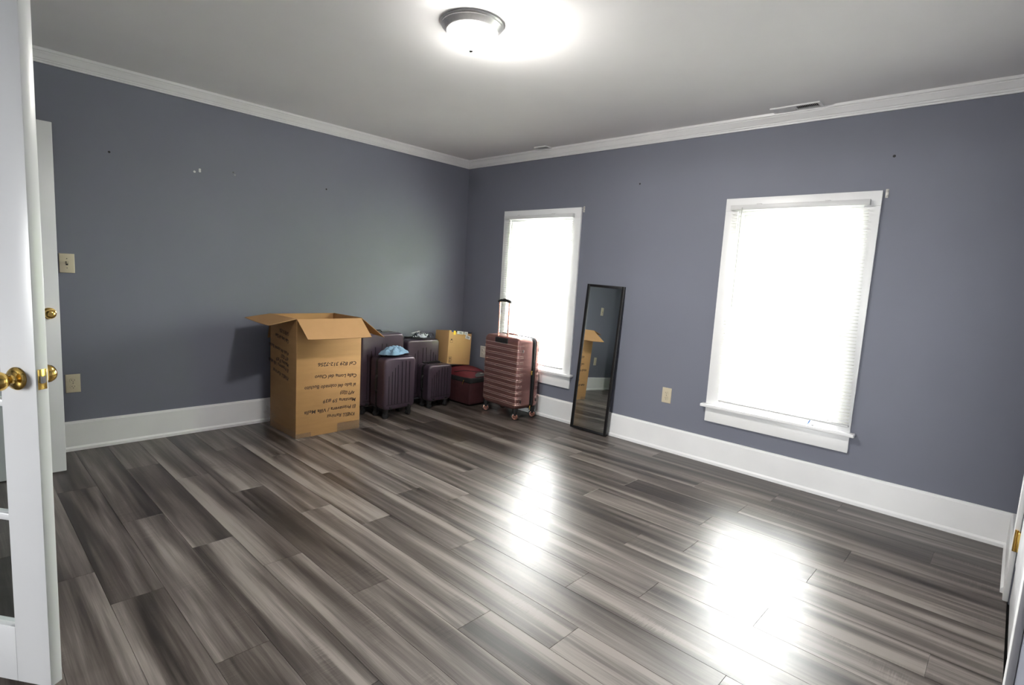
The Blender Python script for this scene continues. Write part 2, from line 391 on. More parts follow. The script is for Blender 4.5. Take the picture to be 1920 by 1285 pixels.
# added unseen foliage outside, right of the windows, cuts and greens the side light
bm = nb(); rnd = random.Random(4)
for i in range(34):
    u = i/33; px, py = 4.6+u*9.5, 6.6-u*4.4
    for zc_, rr in ((.4, 1.1), (1.7, 1.15), (2.9, 1.0), (3.8, .75)):
        mtx = Matrix.Translation((px+rnd.uniform(-.3, .3), py+.9+rnd.uniform(-.3, .3), zc_+rnd.uniform(-.2, .2)))
        r_ = bmesh.ops.create_icosphere(bm, subdivisions=2, radius=rr*rnd.uniform(.75, 1.0), matrix=mtx)
        for v in r_['verts']: v.co += Vector((rnd.uniform(-.1, .1), rnd.uniform(-.1, .1), rnd.uniform(-.1, .1)))
hd_ = obj('added_hedge', bm, mat('added_hedge_leaves', (0.16, 0.22, 0.09), 0.7, noise=0.4, nscale=6, bump=0.5, bscale=20))
tag(hd_, 'added tall leafy green screen out of view beyond the windows, cutting side light', 'added_hedge', kind='stuff')

def run(name, prof, axis, a, b, mats, label, mitre=(0, 0), cat='moulding'):
    """sweep a (distance from wall, z) profile along a wall"""
    bm = nb(); ends = []
    for e, (s, mt) in enumerate(((a, mitre[0]), (b, mitre[1]))):
        ring = []
        for d, z in prof:
            t = s + mt*d
            if axis == 'left': p = (d, t, z)
            elif axis == 'back': p = (t, -d, z)
            elif axis == 'right': p = (RX-d, t, z)
            else: p = (t, RY+d, z)
            ring.append(bm.verts.new(p))
        ends.append(ring)
    n = len(prof)
    for i in range(n):
        j = (i+1) % n; bm.faces.new((ends[0][i], ends[0][j], ends[1][j], ends[1][i]))
    bm.faces.new(ends[0]); bm.faces.new(ends[1][::-1])
    o = obj(name, bm, mats); tag(o, label, cat, kind='structure'); return o
Zc = 2.437
crown = [(0.0005, Zc), (.010, Zc), (.012, Zc+.010), (.017, Zc+.013), (.019, Zc+.021), (.025, Zc+.024), (.038, Zc+.044), (.045, Zc+.053),
         (.045, Zc+.059), (.052, Zc+.062), (.055, Zc+.0775), (0.0005, Zc+.0775)]
run('trim_1', crown, 'left', RY, -0.0005, 'trim', 'white stepped crown moulding above the luggage wall', (0, -1))
run('trim_2', crown, 'back', 0.0005, RX-.0005, 'trim', 'white stepped crown moulding above the window wall', (1, -1))
run('trim_3', crown, 'right', -0.0005, RY, 'trim', 'white stepped crown moulding above the door wall', (-1, 0))
base = [(0.0005, 0.001), (.030, 0.001), (.030, .020), (.022, .030), (.0205, .0305), (.0205, .186), (.017, .190), (.017, .194), (.012, .199), (0.0005, .199)]
run('baseboard_left', base, 'left', RY+.03, -0.0005, 'trim', 'tall white baseboard below the luggage wall', (0, -1), 'baseboard')
run('baseboard_back', base, 'back', 0.0005, RX-.0005, 'trim', 'tall white baseboard below the two windows', (1, -1), 'baseboard')
run('baseboard_right', base, 'right', -0.0005, -0.658, 'trim', 'short white baseboard between the room corner and the door casing', (-1, 0), 'baseboard')

# ------------------------------------------------------------------ windows
SLAT_ME = None
def slat_mesh(wd):
    bm = nb(); n = 5; rows = []
    for i in range(n+1):
        u = -0.0125 + 0.025*i/n; h = 0.0022*(1-(u/0.0125)**2)
        rows.append([bm.verts.new((-wd/2, u, h)), bm.verts.new((wd/2, u, h)), bm.verts.new((-wd/2, u, h-.0006)), bm.verts.new((wd/2, u, h-.0006))])
    for A, B in zip(rows[:-1], rows[1:]):
        bm.faces.new((A[0], A[1], B[1], B[0])); bm.faces.new((A[2], B[2], B[3], A[3]))
    for A in (rows[0], rows[-1]): bm.faces.new((A[0], A[2], A[3], A[1]))
    bmesh.ops.recalc_face_normals(bm, faces=bm.faces)
    me = bpy.data.meshes.new('slat'); bm.to_mesh(me); bm.free(); me.materials.append(MT['slat'])
    for p in me.polygons: p.use_smooth = True
    return me
def make_window(idx, x0, x1, desc):
    t = thing('window_%d' % idx, 'white framed sash window %s' % desc, 'window', ((x0+x1)/2, 0, 0), kind='structure')
    h = (x1-x0)/2; i = h-CW
    rbox('casing_side', -h, -i, -.020, -.0005, CZ0, CZ1-CW, 'trim', t, .002)
    rbox('casing_side', i, h, -.020, -.0005, CZ0, CZ1-CW, 'trim', t, .002)
    rbox('casing_head', -h, h, -.021, -.0005, CZ1-CW, CZ1, 'trim', t, .002)
    rbox('sill', -h-.03, h+.03, -.058, -.0005, CZ0-.024, CZ0, 'trim', t, .006, 3)
    rbox('sill_inner', -i+.001, i-.001, 0, .13, CZ0-.010, CZ0, 'trim', t, 0)
    rbox('apron', -h, h, -.018, -.0005, CZ0-.135, CZ0-.025, 'trim', t, .002)
    # jamb lining
    rbox('jamb', -i, -i+.015, .0, .148, CZ0, CZ1-CW-.001, 'trim', t, 0); rbox('jamb', i-.015, i, .0, .148, CZ0, CZ1-CW-.001, 'trim', t, 0)
    rbox('jamb_head', -i+.015, i-.015, .0, .148, CZ1-CW-.016, CZ1-CW-.001, 'trim', t, 0)
    zm = (CZ0+CZ1-CW)/2
    for nme, z0, z1, y in (('lower_sash', CZ0+.001, zm+.02, .035), ('upper_sash', zm-.02, CZ1-CW-.017, .075)):
        a = i-.016
        s = rbox(nme, -a, -a+.065, y, y+.034, z0, z1, 'trim', t, .002)
        rbox('sash_stile', a-.065, a, y, y+.034, z0, z1, 'trim', s, .002)
        rbox('sash_rail', -a+.065, a-.065, y, y+.034, z0, z0+(.06 if 'low' in nme else .035), 'trim', s, .002)
        rbox('sash_rail', -a+.065, a-.065, y, y+.034, z1-.050, z1, 'trim', s, .002)
        bm = nb(); box(bm, -a+.06, a-.06, y+.014, y+.018, z0+.02, z1-.02); obj('pane', bm, 'glass', s)
    return t
make_window(1, *WIN[0], 'near the room corner behind the rose gold suitcase')
make_window(2, *WIN[1], 'right of the leaning mirror')

def make_blind(xa, xb, shift, label, z1=1.915, z0=0.492):
    t = thing('window_blind', label, 'blind', ((xa+xb)/2, -.042, z0), group='mini blinds on the windows')
    hw = (xb-xa)/2; H = z1-z0
    rbox('headrail', -hw, hw, -.018, .018, H-.034, H, 'rail', t, .002)
    for bx in (-hw*.55, hw*.45): rbox('headrail_clip', bx-.015, bx+.015, -.014, .019, H, H+.006, 'rail', t, .001)
    me = slat_mesh(2*hw-.012); n = int((H-.034-.030)/.0219)
    for i in range(n):
        z = .026 + i*.0219
        s = bpy.data.objects.new('slat', me); C.objects.link(s); s.parent = t
        s.location = (shift*(1-z/H), 0, z); s.rotation_euler = (math.radians(3+random.uniform(-2, 2)), 0, 0)
    rbox('bottom_rail', -hw+shift+.004, hw+shift-.004, -.012, .012, 0, .014, 'rail', t, .004)
    for cx in (-hw*.78, hw*.0, hw*.78):
        for y in (-.0135, .0135):
            bm = nb(); tube(bm, [(cx+shift, y, .01), (cx, y, H-.03)], .0006, 5); obj('ladder_cord', bm, 'cordm', t)
    wx = -hw + .085
    bm = nb(); tube(bm, [(wx, -.026, H-.02), (wx, -.026, H-.72)], .0032, 6); obj('tilt_wand', bm, 'cordm', t)
    return t
make_blind(.622, 1.476, -.012, 'white slatted mini blind on the window behind the rose gold suitcase')
make_blind(2.884, 3.732, .048, 'white slatted mini blind on the window right of the mirror')

for x, lab in ((1.556, 'tiny white curtain rod bracket beside the window behind the rose gold suitcase'), (3.803, 'tiny white curtain rod bracket beside the window right of the mirror')):
    t = thing('curtain_bracket', lab, 'bracket', (x, -.0005, 1.955), group='curtain rod brackets')
    rbox('bracket_plate', -.008, .008, -.003, 0, -.03, .022, 'whiteplate', t, .001)
    for z in (-.018, .008): rbox('bracket_hook', -.005, .005, -.014, -.003, z-.004, z+.004, 'whiteplate', t, .001)
t = thing('twist_tie', 'small blue and clear twist clip on the window sill right of the mirror', 'clip', (3.555, -.04, CZ0+.0005), (0, 0, .3))
bm = nb(); tube(bm, [(-.012, 0, .003), (-.006, 0, .02), (0, 0, .035), (.002, 0, .045)], .004, 8); obj('clip_stem', bm, 'twist', t, True)
bm = nb(); lathe(bm, [(0, 0), (.011, .002), (.012, .010), (.006, .016), (0, .017)], 12, Matrix.Translation((.016, 0, 0))); obj('clip_cap', bm, 'white', t, True)

# ------------------------------------------------------------------ doors
def knob(parent, side, mtx, mats='brass'):
    """lathe: rosette + neck + ball, axis +Z of mtx"""
    bm = nb()
    lathe(bm, [(0, .0), (.032, .0), (.033, .003), (.031, .006), (.022, .009), (.014, .011), (.0115, .014), (.011, .026), (.015, .031), (.022, .036),
               (.0265, .044), (.027, .051), (.024, .060), (.016, .066), (.012, .0675), (.011, .066), (.006, .066), (0, .067)], 28, mtx)
    return obj('door_knob', bm, mats, parent, True, 50)
def axis_m(loc, d):
    z = Vector(d).normalized(); x = z.cross(Vector((0, 0, 1))).normalized(); y = z.cross(x)
    return Matrix(((x.x, y.x, z.x, loc[0]), (x.y, y.y, z.y, loc[1]), (x.z, y.z, z.z, loc[2]), (0, 0, 0, 1)))
# French door (door_1): local X runs hinge -> lock edge, local -Y... visible face at local y = 0 looks to -Y
DW, DH, DT = .76, 2.03, .035
hx, hy = 1.858, -4.195
ang = math.atan2(.568, .824)
d1 = thing('door_1', 'white glazed French door standing open with a brass knob', 'door', (hx, hy, 0), (0, 0, ang), kind='structure')
ST = .118
rbox('stile', DW-ST, DW, -DT, 0, .012, DH, 'door', d1, .002); rbox('stile', 0, ST, -DT, 0, .012, DH, 'door', d1, .002)
BR = .19
rbox('bottom_rail', ST, DW-ST, -DT, 0, .012, BR, 'door', d1, .002); rbox('top_rail', ST, DW-ST, -DT, 0, DH-.12, DH, 'door', d1, .002)
nr, nc = 5, 3
ph = (DH-.12-BR)/nr; pw = (DW-2*ST)/nc
for i in range(1, nr): rbox('muntin', ST, DW-ST, -DT+.004, -.004, BR+i*ph-.011, BR+i*ph+.011, 'door', d1, .004)
for j in range(1, nc): rbox('muntin', ST+j*pw-.011, ST+j*pw+.011, -DT+.005, -.005, BR, DH-.12, 'door', d1, .004)
for i in range(nr):
    for j in range(nc):
        bm = nb(); box(bm, ST+j*pw+.003, ST+(j+1)*pw-.003, -DT/2-.002, -DT/2+.002, BR+i*ph+.003, BR+(i+1)*ph-.003); obj('pane', bm, 'dglass', d1)
KZ = .955
knob(d1, 1, axis_m((DW-.062, -DT, KZ), (0, -1, 0))); knob(d1, -1, axis_m((DW-.062, 0, KZ), (0, 1, 0)))
rbox('latch_plate', DW, DW+.0015, -DT/2-.0125, -DT/2+.0125, KZ-.029, KZ+.029, 'brass', d1, .0006)
bm = nb(); box(bm, DW, DW+.012, -DT/2-.008, -DT/2+.008, KZ-.010, KZ+.010)
for v in bm.verts:
    if v.co.x > DW+.006 and v.co.y > -DT/2: v.co.x = DW+.004
obj('latch_bolt', bm, 'steel', d1)

d2 = thing('door_2', 'plain white slab door standing open beside the luggage wall', 'door', (.44, -3.493, 0), (0, 0, 0), kind='structure')
rbox('door_leaf', -.035, 0, -.755, 0, .010, 2.025, 'door', d2, .003)
knob(d2, 1, axis_m((0, -.048, .958), (1, 0, 0))); knob(d2, -1, axis_m((-.035, -.048, .958), (-1, 0, 0)))
for z in (.25, 1.75): rbox('hinge', -.036, -.03, -.757, -.750, z, z+.09, 'brass', d2, .001)

d3 = thing('door_3', 'white panelled door with brass hinges in the right hand wall', 'door', (RX, D3A, 0), kind='structure')
LW = D3A-D3B
rbox('casing_side', -.020, -.0005, .002, .088, 0.001, 2.04, 'trim', d3, .003); rbox('casing_side', -.020, -.0005, -LW-.088, -LW-.002, 0.001, 2.04, 'trim', d3, .003)
rbox('casing_head', -.020, -.0005, -LW-.088, .088, 2.04, 2.13, 'trim', d3, .003)
leaf = rbox('door_leaf', .004, .039, -LW+.003, -.003, .010, 2.035, 'door', d3, .002)
for (za, zb) in ((.20, .72), (.90, 1.30), (1.42, 1.90)):
    for (ya, yb) in ((-LW/2+.04, -.11), (-LW+.11, -LW/2-.04)):
        bm = nb(); box(bm, -.004, .004, ya, yb, za, zb)
        for v in bm.verts:
            if v.co.x < 0:
                v.co.y += .035 if v.co.y < (ya+yb)/2 else -.035; v.co.z += .035 if v.co.z < (za+zb)/2 else -.035
        obj('raised_panel', bm, 'door', leaf)
for z in (.245, .95, 1.72):
    hg = rbox('hinge', -.008, .003, -.020, .012, z, z+.09, 'brass', d3, .001)
    bm = nb(); lathe(bm, [(0, z-.004), (.0065, z-.004), (.0065, z+.094), (0, z+.094)], 12, Matrix.Translation((-.012, 0, 0)))
    obj('hinge_pin', bm, 'brass', hg, True)

# ------------------------------------------------------------------ outlets and switch
def wallplate(kind, label, loc, rz, mats='ivory'):
    """local: plate in XZ, faces -Y"""
    t = thing('wall_outlet' if kind == 'outlet' else 'light_switch', label, 'outlet' if kind == 'outlet' else 'switch', loc, (0, 0, rz), 'wall plates' if kind == 'outlet' else None)
    w_, h_ = .040, .062
    bm = nb(); box(bm, -w_, w_, -.006, -.0005, -h_, h_)
    for v in bm.verts:
        if v.co.y < -.003: v.co.x *= .93; v.co.z *= .955
    bevel(bm, .0012, 2); obj('cover_plate', bm, mats, t, True)
    if kind == 'outlet':
        for s in (-1, 1):
            bm = nb(); lathe(bm, [(0, .009), (.0165, .009), (.0175, .006), (.0175, .004)], 20, Matrix.Translation((0, 0, s*.0205)) @ Matrix.Rotation(PI/2, 4, 'X'))
            f = obj('receptacle', bm, mats, t, True)
            for dx, hh in ((-.0065, .0045), (.0065, .0035)): rbox('slot', dx-.0012, dx+.0012, -.0094, -.0085, s*.0205+.002-hh, s*.0205+.002+hh, 'black', f, 0)
            bm = nb(); lathe(bm, [(0, .0094), (.0026, .0094), (.0026, .0085)], 10, Matrix.Translation((0, 0, s*.0205-.009)) @ Matrix.Rotation(PI/2, 4, 'X')); obj('ground_hole', bm, 'black', f)
        bm = nb(); lathe(bm, [(0, .0075), (.0025, .0075), (.003, .006)], 10, Matrix.Rotation(PI/2, 4, 'X')); obj('screw', bm, 'steel', t)
    else:
        rbox('toggle_bezel', -.006, .006, -.0072, -.0055, -.0125, .0125, 'black', t, .0005)
        bm = nb(); box(bm, -.0045, .0045, -.019, -.0055, -.004, .006)
        for v in bm.verts:
            if v.co.y < -.01: v.co.z += .008; v.co.x *= .7
        obj('toggle', bm, mats, t)
        for s in (-1, 1):
            bm = nb(); lathe(bm, [(0, .0075), (.0025, .0075), (.003, .006)], 10, Matrix.Translation((0, 0, s*.03)) @ Matrix.Rotation(PI/2, 4, 'X')); obj('screw', bm, 'steel', t)
    return t
wallplate('switch', 'ivory toggle light switch on the luggage wall beside the slab door', (0, -3.397, 1.241), PI/2)
wallplate('outlet', 'ivory power outlet low on the luggage wall below the light switch', (0, -3.391, .454), PI/2)
wallplate('outlet', 'ivory power outlet between the leaning mirror and the nearby window', (2.503, 0, .449), 0)
wallplate('outlet', 'white power outlet near the room corner beside the rose gold suitcase', (.355, 0, .505), 0, 'whiteplate')
wallplate('outlet', 'ivory power outlet on the short wall beside the panelled door', (RX, -.30, .376), -PI/2)

# ------------------------------------------------------------------ ceiling light and vents
t = thing('ceiling_light', 'round flush ceiling light with nickel rim and glowing frosted dome', 'ceiling light', (2.395, -2.145, RZ))
bm = nb(); lathe(bm, [(0, -.0005), (.150, -.0005), (.153, -.006), (.150, -.010), (.146, -.013), (.147, -.017), (.143, -.022), (.137, -.027), (.130, -.036), (.126, -.040), (.121, -.041), (.120, -.036), (0, -.034)], 64)
obj('rim', bm, 'nickel', t, True, 35)
bm = nb(); lathe(bm, [(.1205, -.034), (.1205, -.044), (.115, -.060), (.103, -.078), (.084, -.095), (.058, -.108), (.030, -.114), (0, -.116)], 64); obj('glass_dome', bm, 'dome', t, True)
bm = nb(); lathe(bm, [(0, -.112), (.013, -.114), (.0145, -.120), (.011, -.127), (0, -.131)], 20); obj('finial', bm, mat('finial_dark_nickel', (.06, .06, .06), .5, .6, noise=.1), t, True)
def vent(label, x0, x1, y0, y1, n, two):
    cx, cy = (x0+x1)/2, (y0+y1)/2
    t = thing('ceiling_vent', label, 'vent', (cx, cy, RZ), group='ceiling vents')
    a, c = (x1-x0)/2, (y1-y0)/2; fr = .016
    rbox('vent_backing', -a+.004, a-.004, -c+.004, c-.004, -.0015, -.0005, 'hole', t, 0)
    for q in ((-a, a, -c, -c+fr), (-a, a, c-fr, c), (-a, -a+fr, -c+fr, c-fr), (a-fr, a, -c+fr, c-fr)): rbox('vent_frame', *q, -.010, -.001, 'trim', t, .002)
    if two: rbox('vent_frame', -.004, .004, -c+fr, c-fr, -.010, -.002, 'trim', t, .001)
    for i in range(n):
        u = -a+fr+ (i+.5)*(2*a-2*fr)/n
        if two and abs(u) < .006: continue
        tilt = (-40 if u < 0 else 40) if two else 40
        rbox('louver', -.0055, .0055, -c+fr, c-fr, -.0004, .0004, 'trim', t, 0, mtx=Matrix.Translation((u, 0, -.0065)) @ Matrix.Rotation(math.radians(tilt), 4, 'Y'))
vent('long white two-way ceiling vent above the window right of the mirror', 3.115, 3.412, -.160, -.060, 26, True)
vent('small white ceiling vent above the window behind the rose gold suitcase', 1.045, 1.185, -.150, -.060, 10, False)

# ------------------------------------------------------------------ leaning mirror
mw, ml = .372, 1.295
t = thing('leaning_mirror', 'tall narrow black framed mirror leaning against the window wall', 'mirror', (1.838, -.088, 0.0005), (-math.atan2(.076, ml), math.radians(1.2), math.radians(2.4)))
fw = .026
bm = nb()
for nme, q in (('frame_side', (-mw/2, -mw/2+fw, 0, ml)), ('frame_side', (mw/2-fw, mw/2, 0, ml)), ('frame_bottom', (-mw/2+fw, mw/2-fw, 0, fw)), ('frame_top', (-mw/2+fw, mw/2-fw, ml-fw, ml))):
    rbox(nme, q[0], q[1], -.018, 0, q[2]+.004, q[3], 'frame', t, .002)
bm.free()
bm = nb(); box(bm, -mw/2+fw-.003, mw/2-fw+.003, -.010, -.004, fw, ml-fw+.002); obj('mirror_glass', bm, 'mirror', t)

# ------------------------------------------------------------------ tall cardboard box
bx0, bx1, by0, by1, BH = .145, .607, -2.163, -1.622, .915
ct = .006
t = thing('cardboard_box', 'tall open brown cardboard box with handwriting on its sides', 'box', ((bx0+bx1)/2, (by0+by1)/2, 0.001))
a, c = (bx1-bx0)/2, (by1-by0)/2
rbox('side_panel', a-ct, a, -c, c, 0, BH, 'card', t, .0015); rbox('side_panel', -a, -a+ct, -c, c, 0, BH, 'card', t, .0015)
rbox('side_panel', -a+ct, a-ct, -c, -c+ct, 0, BH, 'card', t, .0015); rbox('side_panel', -a+ct, a-ct, c-ct, c, 0, BH, 'card', t, .0015)
rbox('bottom_panel', -a+ct, a-ct, -c+ct, c-ct, 0.002, .008, 'card', t, 0)
def flap(p0, p1, q1, q0, bend=0.0, nm='flap'):
    """quad flap p0-p1 hinge, q1-q0 outer edge, given thickness; curved a little"""
    bm = nb(); P = [Vector(v) for v in (p0, p1, q1, q0)]
    nrm = (P[1]-P[0]).cross(P[3]-P[0]).normalized(); nu, nv = 6, 4; G = {}
    for s in (0, 1):
        for i in range(nu+1):
            for j in range(nv+1):
                u, v = i/nu, j/nv
                p = (P[0]*(1-u)+P[1]*u)*(1-v) + (P[3]*(1-u)+P[2]*u)*v
                p = p + nrm*(bend*math.sin(PI*u)*v + (ct*.7 if s else 0))
                G[s, i, j] = bm.verts.new(p)
    for s in (0, 1):
        for i in range(nu):
            for j in range(nv): bm.faces.new((G[s,i,j], G[s,i+1,j], G[s,i+1,j+1], G[s,i,j+1]))
    for i in range(nu):
        for j in (0, nv): bm.faces.new((G[0,i,j], G[0,i+1,j], G[1,i+1,j], G[1,i,j]))
    for j in range(nv):
        for i in (0, nu): bm.faces.new((G[0,i,j], G[0,i,j+1], G[1,i,j+1], G[1,i,j]))
    return obj(nm, bm, 'cardin', t, True, 40)
# towards the room (+x): hangs out and down ; towards the door (-y): sticks out level ; +y: hangs down ; -x folded down behind
flap((a-.001, -c+.003, BH), (a-.001, c-.003, BH), (a+.172, c-.012, BH-.132), (a+.168, -c+.006, BH-.130), .006, 'front_flap')
flap((a-.003, -c+.001, BH), (-a+.003, -c+.001, BH), (-a+.004, -c-.198, BH-.028), (a-.004, -c-.205, BH-.043), -.004, 'end_flap')
flap((-a+.003, c-.001, BH), (a-.003, c-.001, BH), (a-.006, c+.222, BH-.168), (-a+.006, c+.215, BH-.150), .003, 'end_flap')
flap((-a+.001, -c+.003, BH), (-a+.001, c-.003, BH), (-a-.075, c-.01, BH-.200), (-a-.075, -c+.01, BH-.200), .004, 'back_flap')
# upside-down marker handwriting
def text_mesh(s):
    cu = bpy.data.curves.new('handwriting', 'FONT'); cu.body = s; cu.size = 1.0; cu.shear = 0.12; cu.extrude = 0.012; cu.offset = 0.014; cu.resolution_u = 3
    o = bpy.data.objects.new('handwriting', cu); C.objects.link(o)
    dg = bpy.context.evaluated_depsgraph_get(); me = bpy.data.meshes.new_from_object(o.evaluated_get(dg))
    C.objects.unlink(o); bpy.data.objects.remove(o); bpy.data.curves.remove(cu)
    xs = [v.co.x for v in me.vertices]; x0, x1 = min(xs), max(xs)
    for v in me.vertices:
        u = (v.co.x-x0)/(x1-x0); v.co.x = u
        v.co.y += .05*math.sin(u*19+len(s)) + .03*math.sin(u*47)       # uneven hand
    return me
# (text, start y, start z, end y, end z) in box-local face coordinates, letter height
LINES = [('Cel 829 312-7256', .229, .562, -.099, .575), ('Calle Loma del Chivo', .234, .462, -.123, .480), ('al lado del colmado Buchito', .231, .386, -.205, .400),
         ('APT 0203', .221, .318, .094, .335), ('Manzana 59 #39', .231, .262, -.053, .280), ('El Primavera / Villa Mella', .233, .207, -.205, .205), ('KNELL Ramirez', .225, .142, -.020, .152)]
for s, ya, za, yb, zb in LINES:
    me = text_mesh(s); me.materials.append(MT['ink'])
    o = bpy.data.objects.new('handwriting', me); C.objects.link(o); o.parent = t
    ln = math.hypot(yb-ya, zb-za); dx = Vector((0, yb-ya, zb-za)).normalized(); up = Vector((0, 0, -1)); zz = Vector((1, 0, 0))
    up = zz.cross(dx).normalized(); hh = .040
    o.matrix_local = Matrix(((dx.x*ln, up.x*hh, zz.x*.02, a+.0004), (dx.y*ln, up.y*hh, zz.y*.02, ya), (dx.z*ln, up.z*hh, zz.z*.02, za), (0, 0, 0, 1)))
# the same kind of writing on the shaded side (-y face)
for i, (s, _, za, _, zb) in enumerate(LINES):
    me = text_mesh(s); me.materials.append(MT['ink'])
    o = bpy.data.objects.new('handwriting', me); C.objects.link(o); o.parent = t
    ln = (.16, .24, .36, .13, .22, .36, .28)[i]; dx = Vector((-1, 0, .12)).normalized(); zz = Vector((0, -1, 0)); up = zz.cross(dx).normalized(); hh = .040
    xs_ = .10; z_ = (.80, .745, .645, .605, .56, .52, .455)[i]
    o.matrix_local = Matrix(((dx.x*ln, up.x*hh, zz.x*.02, xs_), (dx.y*ln, up.y*hh, zz.y*.02, -c-.0004), (dx.z*ln, up.z*hh, zz.z*.02, z_), (0, 0, 0, 1)))
# clear tape around the bottom, crumpled end at the wall side
rbox('packing_tape', a, a+.0006, c-.20, c+.002, .0, .07, 'tape', t, 0); rbox('packing_tape', a, a+.0006, -c, -c+.12, .0, .035, 'tape', t, 0)
rbox('packing_tape', -a, a, -c-.0006, -c, .0, .05, 'tape', t, 0)
def crumple(nm, loc, sx, sy, sz, mats, parent, seed, amp=.5, rot=(0, 0, 0), n=10):
    rnd = random.Random(seed); bm = nb(); G = {}
    ph = [rnd.uniform(0, 6) for _ in range(8)]
    for i in range(n+1):
        for j in range(n+1):
            u, v = i/n*2-1, j/n*2-1
            h = amp*(math.sin(3.1*u+ph[0]+2*v)*.4+math.sin(5.3*v+ph[1]-2.2*u)*.3+math.sin(7*u*v+ph[2])*.3) + rnd.uniform(-.15, .15)*amp
            G[i, j] = bm.verts.new((u*sx*(1+.15*math.sin(4*v+ph[3])), v*sy*(1+.15*math.sin(4*u+ph[4])), h*sz))
    for i in range(n):
        for j in range(n): bm.faces.new((G[i,j], G[i+1,j], G[i+1,j+1], G[i,j+1]))
    bmesh.ops.solidify(bm, geom=list(bm.faces), thickness=.0006)
    bmesh.ops.transform(bm, matrix=Matrix.Translation(loc) @ Euler(rot).to_matrix().to_4x4(), verts=bm.verts)
    return obj(nm, bm, mats, parent, False)
crumple('packing_tape', (-a+.02, -c-.018, .13), .035, .03, .025, 'tape', t, 3, 1.0, (1.3, .2, .4))
crumple('packing_tape', (-a+.075, -c-.012, .085), .03, .025, .02, 'tape', t, 5, 1.0, (1.2, .4, .2))
crumple('packing_tape', (a+.003, -c-.003, .012), .012, .010, .010, 'tape', t, 8, 1.0, (1.2, 0, .8))
crumple('packing_tape', (a+.008, c+.008, .035), .020, .018, .012, 'tape', t, 9, 1.0, (1.4, 0, .6))

# ------------------------------------------------------------------ suitcases
def rrect(hw, z0, z1, r, n=6):
    pts = []
    for cx, cz, a0 in ((hw-r, z0+r, -PI/2), (hw-r, z1-r, 0), (-hw+r, z1-r, PI/2), (-hw+r, z0+r, PI)):
        for i in range(n+1):
            q = a0 + PI/2*i/n; pts.append((cx+r*math.cos(q), cz+r*math.sin(q)))
    return pts
def inset(pts, d):
    """move a closed convex outline inwards by d"""
    n = len(pts); out = []
    for i in range(n):
        p, q = Vector(pts[i-1]), Vector(pts[(i+1) % n]); tg = (q-p).normalized(); nr = Vector((-tg.y, tg.x))
        out.append((pts[i][0]+nr.x*d, pts[i][1]+nr.y*d))
    return out
def shell(nm, hw, z0, z1, r, y_open, y_face, edge, mats, parent, ribs=None):
    """half shell: outline rounded rect in XZ, swept along Y from y_open to y_face with a rounded face edge"""
    bm = nb(); o = rrect(hw, z0, z1, r); s = 1 if y_face > y_open else -1; rings = []
    prof = [(y_open, 0)] + [(y_face - s*edge + s*edge*math.sin(q), edge*(1-math.cos(q))) for q in [PI/2*i/5 for i in range(6)]]
    for y, d in prof: rings.append([bm.verts.new((x, y, z)) for x, z in inset(o, d)])
    n = len(o)
    for A, B in zip(rings[:-1], rings[1:]):
        for i in range(n): bm.faces.new((A[i], A[(i+1) % n], B[(i+1) % n], B[i]))
    bm.faces.new(rings[-1]); bm.faces.new(rings[0])
    return obj(nm, bm, mats, parent, True, 50)
def band(nm, hw, z0, z1, r, ya, yb, d, mats, parent):
    bm = nb(); o = inset(rrect(hw, z0, z1, r), d); A = [bm.verts.new((x, ya, z)) for x, z in o]; B = [bm.verts.new((x, yb, z)) for x, z in o]
    n = len(o)
    for i in range(n): bm.faces.new((A[i], A[(i+1) % n], B[(i+1) % n], B[i]))
    bm.faces.new(A); bm.faces.new(B)
    return obj(nm, bm, mats, parent, True, 50)
def caster(x, y, ztop, wr, parent, rim, house='black', yaw=0.0):
    bm = nb(); lathe(bm, [(0, ztop+.012), (.026, ztop+.012), (.027, ztop-.002), (.020, wr*1.35), (.012, wr*1.2), (0, wr*1.2)], 16, Matrix.Translation((x, y, 0)))
    h = obj('caster', bm, house, parent, True)
    for s in (-1, 1):
        m_ = Matrix.Translation((x, y, wr)) @ Matrix.Rotation(yaw, 4, 'Z') @ Matrix.Translation((0, s*.009, 0)) @ Matrix.Rotation(-s*PI/2, 4, 'X')
        bm = nb(); lathe(bm, [(0, -.006), (wr, -.006), (wr, .006), (wr*.82, .0075)], 20, m_); wo = obj('wheel', bm, 'black', h, True, 40)
        bm = nb(); lathe(bm, [(wr*.80, .0072), (wr*.62, .0085), (wr*.55, .0065), (wr*.25, .0065), (wr*.22, .009), (0, .009)], 20, m_); obj('hub_cap', bm, rim, h, True, 40)
    # fork
    bm = nb(); box(bm, x-.006, x+.006, y-.003, y+.003, wr, wr*1.6); obj('fork', bm, house, h)
def strap_handle(nm, p0, p1, rise, d, r, mats, parent, flat=.5):
    p0, p1, d = Vector(p0), Vector(p1), Vector(d); pts = []
    for i in range(13):
        u = i/12; pts.append(p0.lerp(p1, u) + d*rise*min(1, math.sin(PI*u)*1.9))
    bm = nb(); tube(bm, pts, r, 8, flat=flat); return obj(nm, bm, mats, parent, True)

